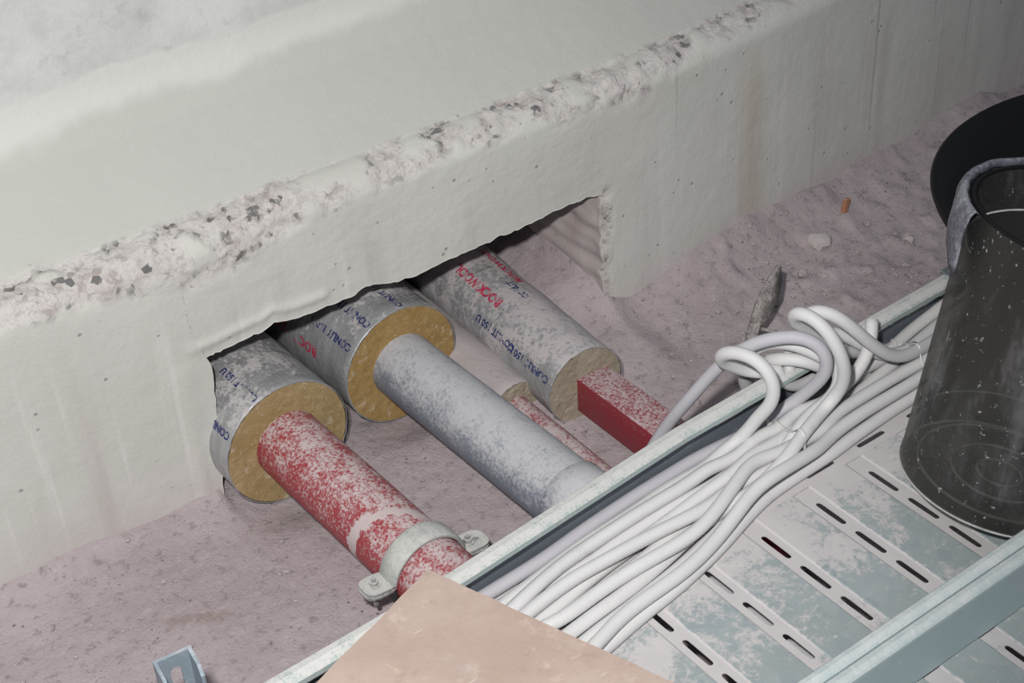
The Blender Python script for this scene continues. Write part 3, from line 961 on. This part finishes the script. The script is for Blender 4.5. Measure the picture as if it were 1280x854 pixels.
# joint clip on the wall side rail
b = bmesh.new()
yj = interp(LPATH, .655)
box_bm(b, Vector((.655, yj - .008, ZTOP + .002)), (.022, .028, .004), None, .001)
box_bm(b, Vector((.655, yj - .021, ZTOP - .012)), (.022, .003, .03), None, .0008)
link_bm('joint_clip', b, M['web'], tr)
for k in range(5):
    b = bmesh.new()
    xk = .50 + .035 * k
    rr = bmesh.ops.create_cone(b, cap_ends=True, segments=14, radius1=.0065, radius2=.005, depth=.004)
    bmesh.ops.rotate(b, verts=b.verts[:], matrix=Matrix.Rotation(PI / 2, 3, 'X'))
    bmesh.ops.translate(b, verts=b.verts[:], vec=(xk, interp(LPATH, xk) - .0035, .240))
    link_bm('rivet', b, M['bolt'], tr)
set_origin_children(tr, (.1, -.68, ZT))

t2 = thing('cable_tray', 'second cable tray in the lower right corner, with a splashed blue-grey side rail', 'cable tray')
tray_base('tray_base', t2, [-1.045 - .0665, -1.0265 - .0, -.9595], -1.32, -.909, M['tray2'], XA, XB, .188)
side_rail(t2, 'side_rail', [(XA, -.908), (XB, -.908)], ZTOP, M['web2'], M['lip2'], 1, .016, False, zb=.188)
side_rail(t2, 'side_rail', [(XA, -1.32), (XB, -1.32)], ZTOP, M['web2'], M['lip2'], 1, .016, False, zb=.188)
set_origin_children(t2, (.1, -1.1, ZT))

# ---------------------------------------------------------------- cables
CR = .0088
def px(*pts): return [at(a, b_, z) for a, b_, z in pts]
Z0 = ZT + CR + .001
cables = []
def cab(label, pts, mat='cable', group='white cables in the tray'):
    cables.append([label, resample(px(*pts), .008), mat, group])

def low(seq, z=Z0): return [(a, b_, z) for a, b_ in seq]
# runs in the tray, listed from the wall side rail outwards
cab('lilac-grey cable along the dark rail, ending over the rail beside the square red tube',
    low([(520, 795), (560, 771), (595, 751), (649, 719), (690, 694), (760, 640), (807, 613), (877, 574), (933, 546), (975, 523)]) +
    [(1005, 503, .235), (1024, 488, .26), (1035, 470, .29), (1038, 446, .32), (1029, 424, .345), (1010, 411, .355), (975, 413, .35), (942, 430, .33), (920, 449, .30), (888, 472, .26), (848, 514, .20), (822, 548, .14), (806, 578, .10), (795, 600, .06)], 'cable2')
cab('white cable with a tight loop hanging over the rail, leftmost loop of the tangle',
    low([(548, 822), (590, 793), (623, 769), (660, 737), (700, 700), (747, 668), (794, 640), (830, 611), (890, 577), (925, 560)]) +
    [(941, 545, .235), (955, 528, .26), (968, 505, .295), (973, 482, .325), (963, 459, .35), (942, 443, .36), (912, 436, .355), (893, 440, .34), (890, 447, .325), (905, 452, .31), (930, 452, .29), (955, 462, .26), (985, 470, .235), (1010, 462, .225)])
cab('white cable straight to the bucket, nearest the wall of those reaching it',
    low([(560, 835), (600, 800), (633, 771), (700, 730), (747, 703), (807, 657), (865, 624), (912, 597), (947, 573), (985, 546), (1010, 528), (1052, 498), (1085, 468), (1118, 436), (1151, 403), (1185, 374), (1225, 340)]))
cab('white cable reaching the bucket second from the wall side rail',
    low([(600, 835), (640, 803), (661, 787), (700, 750), (733, 716), (765, 690), (818, 658), (877, 623), (924, 597), (965, 570), (1000, 545), (1050, 510), (1080, 486), (1109, 460), (1139, 432), (1165, 405), (1215, 362)]))
cab('white cable reaching the bucket third from the wall side rail',
    low([(610, 845), (650, 812), (680, 792), (724, 758), (794, 706), (840, 664), (880, 636), (915, 613), (960, 583), (1010, 549), (1060, 512), (1092, 485), (1139, 455), (1165, 432), (1220, 390)]))
cab('white cable forming the tallest arch of the tangle, with its bend nearest the wall',
    low([(640, 850), (675, 818), (724, 775), (794, 730), (842, 692), (890, 655), (930, 622), (975, 583)], Z0 + .012) +
    [(1005, 548, .24), (1035, 505, .25), (1053, 487, .28), (1059, 464, .32), (1052, 440, .355), (1038, 416, .38), (1022, 396, .395), (1006, 386, .40), (990, 391, .395), (986, 402, .375), (995, 412, .345), (1020, 424, .31), (1050, 440, .27), (1090, 438, .235)])
cab('white cable with a low inner arch dropping behind the rail, inside the lilac loop',
    low([(650, 868), (696, 832), (736, 798), (799, 748), (854, 703), (889, 670), (915, 640), (945, 604), (980, 570)], Z0 + .003) +
    [(1010, 540, .225), (1042, 500, .24), (1058, 478, .26), (1050, 452, .29), (1031, 448, .30), (1008, 436, .315), (987, 425, .325), (963, 423, .32), (940, 434, .305), (929, 453, .27), (930, 478, .22), (942, 505, .16), (950, 530, .10)])
cab('wavy white cable lying on top along the slotted side of the bundle',
    low([(675, 868), (710, 838), (745, 810), (771, 775), (818, 741), (860, 712), (893, 678), (914, 648), (942, 610), (974, 584), (1010, 561), (1050, 535), (1090, 510), (1146, 476), (1190, 446)], Z0 + .016))
cab('white cable just beneath the wavy top one, on the slotted side of the bundle',
    low([(690, 872), (729, 836), (759, 805), (800, 765), (840, 735), (873, 707), (905, 672), (928, 640), (955, 612), (990, 588), (1017, 572), (1060, 543), (1110, 512), (1144, 494), (1185, 468)]))
cab('white cable outermost beside the lengthwise slots near the bucket',
    low([(630, 790), (680, 752), (735, 718), (800, 684), (865, 652), (910, 628), (950, 603), (1000, 570), (1040, 546), (1085, 515), (1120, 492), (1150, 468), (1200, 430)], Z0 + .004))
cab('white cable riding over the middle of the bundle, inside the wavy one',
    low([(650, 800), (696, 788), (747, 752), (794, 723), (830, 700), (882, 664), (910, 637), (935, 612), (960, 590), (995, 560), (1030, 530), (1080, 497), (1130, 466), (1170, 440), (1210, 412)], Z0 + .014))
cab('white cable draped from above the rail into the bundle, just left of the bucket',
    [(1000, 420, .30), (1003, 396, .345), (1013, 383, .36), (1030, 383, .365), (1057, 401, .345), (1080, 424, .31), (1104, 442, .275), (1124, 450, .25), (1144, 448, .24), (1175, 432, .225), (1205, 410, .215)])
cab('white cable stub standing upright behind the draped cable near the bucket',
    [(1084, 400, .30), (1086, 413, .292), (1084, 430, .28), (1077, 447, .265), (1066, 463, .25), (1050, 482, .235), (1025, 502, .225), (1000, 522, .218), (960, 556, .214), (915, 588, .212), (850, 628, .212), (780, 672, .212), (700, 725, .212), (620, 790, .212)])
cab('white cable in the small lowest arch behind the tangle, resting on the rail',
    [(958, 500, .10), (953, 486, .17), (956, 468, .24), (970, 453, .28), (992, 446, .292), (1015, 452, .29), (1034, 464, .27), (1060, 472, .24), (1085, 466, .225), (1110, 450, .22)])
cab('white cable in a flat arch behind the tallest loop, dipping into the tray',
    [(968, 470, .26), (973, 447, .28), (984, 437, .30), (1001, 434, .305), (1025, 420, .31), (1045, 415, .31), (1066, 422, .295), (1085, 434, .27), (1105, 450, .235), (1140, 440, .215)])

# push overlapping cables apart
def relax(iters=26):
    for it in range(iters):
        pts = [(ci, i) for ci, c in enumerate(cables) for i in range(len(c[1]))]
        kd = kdtree.KDTree(len(pts))
        for k, (ci, i) in enumerate(pts): kd.insert(cables[ci][1][i], k)
        kd.balance()
        mv = [[Vector() for _ in c[1]] for c in cables]
        for k, (ci, i) in enumerate(pts):
            p = cables[ci][1][i]
            for (q, j, dist) in kd.find_range(p, 2 * CR):
                cj, ij = pts[j]
                if cj == ci and abs(ij - i) < 8: continue
                if dist < 1e-6: dv = Vector((0, 0, 1 if ci > cj else -1))
                else: dv = (p - q) / dist
                dv = dv + Vector((0, 0, .35 if (p.z > q.z or (p.z == q.z and ci > cj)) else -.35))
                mv[ci][i] += dv.normalized() * (2 * CR - dist) * .12
        for ci, c in enumerate(cables):
            P = c[1]
            n_ = len(P)
            m_ = mv[ci]
            for i in range(n_):
                a = max(0, i - 7); b_ = min(n_, i + 8)
                s = Vector()
                for w in m_[a:b_]: s += w
                P[i] = P[i] + s / (b_ - a) * 3.0
            for i in range(1, n_ - 1):
                P[i] = P[i] * .6 + (P[i - 1] + P[i + 1]) * .2
            for i in range(n_):
                q = P[i]
                yl = interp(LPATH, q.x)
                if q.y < yl + .012:
                    if q.z < ZT + CR: q.z = ZT + CR
                    if q.z < ZTOP + CR and q.y > yl - CR - .002 and q.z > ZT: 
                        if q.z > ZTOP - .004: q.z = ZTOP + CR
                        else: q.y = yl - CR - .002
relax()
for lab, P, mt, grp in cables:
    V, Fc = tube(P, CR, 14)
    tag(link('cable', V, Fc, M[mt]), lab, 'cable', grp)

# cable ties
def tie(label, a, b_, zt_, w):
    A_, B_ = at(*a, ZT + .004), at(*b_, ZT + .004)
    d_ = B_ - A_
    pts = []
    for k in range(9):
        t_ = k / 8
        pts.append(A_ + d_ * (-.04 + 1.08 * t_) + Vector((0, 0, (zt_ - ZT) * math.sin(PI * (.06 + .88 * t_)) ** .45)))
    P = resample(pts, .006)
    # hug: sit on the highest cable below
    for q in P:
        top = ZT + .003
        for c in cables:
            for s in c[1]:
                dd = math.hypot(s.x - q.x, s.y - q.y)
                if dd < CR and s.z < .262: top = max(top, s.z + math.sqrt(CR * CR - dd * dd) + .0015)
        q.z = max(top, ZT + .002)
    for _ in range(3):
        zs = [q.z for q in P]
        for i in range(1, len(P) - 1): P[i].z = max(P[i].z, (zs[i - 1] + zs[i + 1]) / 2)
    V, Fc = tube(P, .001, 8, True, (w, .0009))
    root = thing('cable_tie', label, 'cable tie', 'cable ties on the bundle')
    link('strap', V, Fc, M['tie'], root)
    b2 = bmesh.new()
    box_bm(b2, P[len(P) // 3] + Vector((0, 0, .003)), (.007, .005, .005), None, .0008)
    link_bm('head', b2, M['tie'], root)
    set_origin_children(root, tuple(A_))
tie('white nylon cable tie around the bundle below the cable loops', (946, 527), (1003, 582), .25, .0024)
tie('thin white cable tie on the bundle close to the bucket', (1112, 432), (1152, 478), .24, .0014)

# ---------------------------------------------------------------- board on the tray
BZ = ZTOP + .0025
c0 = at(535, 712, BZ + .014)
e1 = (at(395, 854, BZ + .014) - c0).normalized()
e2 = Vector((-e1.y, e1.x, 0))
if e2.y > 0: e2 = -e2
b = bmesh.new()
L1, L2 = .52, .46
O, I = [], []
out = []
def edge(p, q, n_):
    for k in range(n_):
        t_ = k / n_
        s = p.lerp(q, t_)
        nv = Vector((-(q - p).y, (q - p).x, 0)).normalized()
        out.append(s + nv * (.0022 * n3(s.x, s.y, 2, 30) * min(1, 6 * min(t_, 1 - t_))))
corners = [c0, c0 + e2 * L2, c0 + e2 * L2 + e1 * L1, c0 + e1 * L1]
for p_, q_ in zip(corners, corners[1:] + corners[:1]): edge(p_, q_, 40)
top = [b.verts.new(Vector((p.x, p.y, BZ + .014))) for p in out]
bot = [b.verts.new(Vector((p.x, p.y, BZ))) for p in out]
b.faces.new(top); b.faces.new(list(reversed(bot)))
bd = link_bm('board', b, M['board'])
tag(bd, 'brownish pink offcut of board lying across the cable tray rail at the lower edge', 'board')
b = bmesh.new()
T_ = [b.verts.new(Vector((p.x, p.y, BZ + .0137))) for p in out]; B_ = [b.verts.new(Vector((p.x, p.y, BZ + .0003))) for p in out]
for k in range(len(T_)):
    k2 = (k + 1) % len(T_)
    b.faces.new((T_[k], T_[k2], B_[k2], B_[k]))
link_bm('sawn_edge', b, M['edge'], bd)

# ---------------------------------------------------------------- support post with slotted head
root = thing('support_post', 'blue-grey galvanised support post with a slotted head at the lower left edge', 'support post')
pa, pb_ = at(191, 829, .30), at(238, 808, .30)
ex = (pb_ - pa); ex.z = 0; W_ = ex.length; ex.normalize(); ey = Vector((-ex.y, ex.x, 0))   # ey points to the wall
HT = .300
def P3(a, b__, z): return pa + ex * a + ey * b__ + Vector((0, 0, z - .30))
# bent channel: web facing the tray side with flange plates, closed plate head with an oblong hole
b = bmesh.new()
def plate(p0, du, dv, nu, nv, th, hole=None):
    pass
th = .004
nrm = -ey
pl = Plate(lambda x, z, dz: P3(x, 0, z))
pl.slot(W_ / 2, .262, W_ / 2, .034, .040, .013, 'y')
pl.rect(0, W_, 0, .228); pl.rect(0, W_, .296, .300)
o_ = link('web', pl.V, pl.F, M['post'], root, smooth=False)
md = o_.modifiers.new('thickness', 'SOLIDIFY'); md.thickness = .004; md.offset = 0
for a in (0.002, W_ - .002):
    b = bmesh.new()
    vs2 = [b.verts.new(P3(a, y_, z_)) for y_, z_ in ((.0, 0), (-.034, 0), (-.034, .285), (-.026, .297), (.0, .300))]
    b.faces.new(vs2)
    o_ = link_bm('flange', b, M['post'], root)
    md = o_.modifiers.new('thickness', 'SOLIDIFY'); md.thickness = .004; md.offset = 0
b = bmesh.new(); box_bm(b, P3(W_ / 2, -.01, .004), (.12, .10, .008), None, .001)
link_bm('base_plate', b, M['post'], root)
b = bmesh.new(); box_bm(b, Vector(((pa.x + pb_.x) / 2, -.90, .188 - .024)), (.041, .86, .040), None, .002)
link_bm('arm', b, M['post'], root)
set_origin_children(root, (pa.x, pa.y, 0))

# ---------------------------------------------------------------- scrap of bent strip steel
def strip_mesh(rows, th=.003):
    b_ = bmesh.new(); pr = []
    for (l, r) in rows: pr.append((b_.verts.new(l), b_.verts.new(r)))
    for (a, c) in zip(pr, pr[1:]): b_.faces.new((a[0], a[1], c[1], c[0]))
    return b_
root = thing('scrap_strip', 'bent strip of dark scrap steel sticking up from the dust behind the cable loops', 'metal scrap')
b = strip_mesh([(at(928, 500, .0), at(940, 506, .0)), (at(924, 468, .02), at(937, 470, .02)), (at(930, 432, .05), at(943, 436, .05)), (at(936, 408, .07), at(950, 412, .07)), (at(944, 380, .085), at(957, 384, .085))])
o_ = link_bm('shank', b, M['scrap'], root, True); md = o_.modifiers.new('t', 'SOLIDIFY'); md.thickness = .004
b = strip_mesh([(at(937, 404, .075), at(954, 408, .07)), (at(944, 382, .09), at(964, 392, .08)), (at(949, 368, .10), at(973, 372, .09)), (at(958, 350, .115), at(976, 352, .105)), (at(971, 331, .13), at(976, 333, .128))])
o_ = link_bm('blade', b, M['scrap'], root, True); md = o_.modifiers.new('t', 'SOLIDIFY'); md.thickness = .0035
b = bmesh.new()
V, Fc = tube(resample([at(934, 418, .06), at(950, 412, .058), at(975, 418, .05), at(1000, 428, .035)], .006), .004, 8)
link('pin', V, Fc, M['scrap'], root)
q = at(930, 500, 0); set_origin_children(root, (q.x, q.y, 0))

# ---------------------------------------------------------------- smoky bucket and black tub
camr = Vector((RM.col[0].x, RM.col[0].y, 0)).normalized()
camf = Vector((-camr.y, camr.x, 0))
def revolve(prof, base, axis, seg=96):
    return lathe(base, axis, prof, seg)
ZB = .225
bc = at(1246, 600, ZB)
axis = (Vector((0, 0, 1)) + camr * math.tan(math.radians(11)) + camf * math.tan(math.radians(5))).normalized()
root = thing('bucket', 'smoky see-through plastic bucket standing tilted on the cable tray at the right edge', 'bucket')
RB, RT, HB = .122, .134, .365
def rad(h): return RB + (RT - RB) * h / HB
wall_p = [(.010, RB - .018), (.003, RB - .008), (.0, RB - .003), (.006, RB + .001)] + [(h, rad(h)) for h in steps(.02, HB, 20)]
V, Fc = revolve(wall_p, bc, axis); link('bucket_wall', V, Fc, M['smoky'], root)
V, Fc = revolve([(.010, RB - .018), (.009, .07), (.008, .001)], bc, axis); link('bucket_bottom', V, Fc, M['smoky_base'], root)
u, v, d = frame(axis)
def hoop(h, r, rr, name, mat, a0=0, a1=360, flat=None):
    n_ = max(12, int(abs(a1 - a0) / 3))
    P = []
    for k in range(n_ + 1):
        a = math.radians(a0 + (a1 - a0) * k / n_)
        P.append(bc + d * h + (u * math.cos(a) + v * math.sin(a)) * r)
    V, Fc = tube(P, rr, 8, abs(a1 - a0) < 359, flat); return link(name, V, Fc, mat, root)
for r, h in ((RB - .020, .012), (.060, .011), (.028, .011)):
    hoop(h, r, .0020, 'bottom_ring', M['scuff'])
hoop(.004, RB - .001, .0022, 'bottom_ring', M['scuff'])
hoop(HB, rad(HB), .0026, 'rim', M['black'])
# torn film hanging over the rim on the side facing the wall
cl = -camr; ca = math.degrees(math.atan2(cl.dot(v), cl.dot(u)))
up_ = camf; cb = math.degrees(math.atan2(up_.dot(v), up_.dot(u)))
dlt = (cb - ca + 180) % 360 - 180
hoop(HB - .055, rad(HB - .055) - .004, .0014, 'wall_arc', M['scuff'], ca - .05 * dlt, ca + 2.05 * dlt)  # pale arcs round the far half of the bucket wall, high and low
hoop(.052, rad(.052) - .004, .0013, 'wall_arc', M['scuff'], ca - .05 * dlt, ca + 2.05 * dlt)
V, Fc = [], []
na, nh = 46, 9
for i in range(na + 1):
    a = math.radians(ca - .12 * dlt + (dlt * 1.5) * i / na)
    fall = .062 * sst(.55, .0, i / na) + .012 + .006 * n3(i * .3, 0, 0, 1)
    for k in range(nh + 1):
        t_ = k / nh
        r = rad(HB) + .005 + .017 * math.sin(min(1, t_ * 2.2) * PI / 2) * (1 - .45 * t_) + .004 * n3(i * .25, t_ * 2, 1, 1)
        V.append(bc + d * (HB + .008 * math.sin(min(1, t_ * 3) * PI) - fall * t_ ** 1.4) + (u * math.cos(a) + v * math.sin(a)) * r)
for i in range(na):
    for k in range(nh):
        q = i * (nh + 1) + k
        Fc.append((q, q + nh + 1, q + nh + 2, q + 1))
o_ = link('torn_film', V, Fc, M['smoky_rim'], root)
md = o_.modifiers.new('t', 'SOLIDIFY'); md.thickness = .0012
set_origin_children(root, tuple(bc))

tz = .37
tcn = at(1470, 240, tz)
rt = (at(1168, 250, tz) - tcn).length
root = thing('mortar_tub', 'large round black plastic tub behind the smoky bucket at the right edge', 'tub')
TB = ZTOP + .004
A_ = Vector((tcn.x, tcn.y, TB)); H_ = tz - TB
V, Fc = lathe(A_, Vector((0, 0, 1)), [(0.004, .001), (.004, rt * .60), (0, rt * .74), (.004, rt * .76), (H_ * .5, rt * .87), (H_ - .015, rt * .955), (H_ - .012, rt * .99), (H_ - .004, rt), (H_, rt - .004),
                                      (H_ - .002, rt - .014), (H_ * .5, rt * .85), (.012, rt * .74), (.010, .001)], 128)
link('tub_body', V, Fc, M['black'], root)
set_origin_children(root, tuple(A_))

# ---------------------------------------------------------------- light
ld = bpy.data.lights.new('flash', 'SPOT')
ld.energy = 186; ld.spot_size = math.radians(72); ld.spot_blend = .9; ld.shadow_soft_size = .035
ld.color = (1, .985, .96)
lo = bpy.data.objects.new('camera_flash', ld); C.objects.link(lo)
lo.location = CAM + RM.col[0] * -.12 - RM.col[1] * .16
tgt = at(400, 440, .1)
lo.rotation_euler = (tgt - lo.location).to_track_quat('-Z', 'Y').to_euler()
w = bpy.data.worlds.new('room_light'); bpy.context.scene.world = w; w.use_nodes = True
w.node_tree.nodes['Background'].inputs[0].default_value = (.80, .88, 1.0, 1)
w.node_tree.nodes['Background'].inputs[1].default_value = .20

sc = bpy.context.scene
sc.view_settings.view_transform = 'Standard'
sc.view_settings.look = 'None'
sc.view_settings.gamma = 1.0
sc.view_settings.use_curve_mapping = False
sc.view_settings.exposure = 0.0
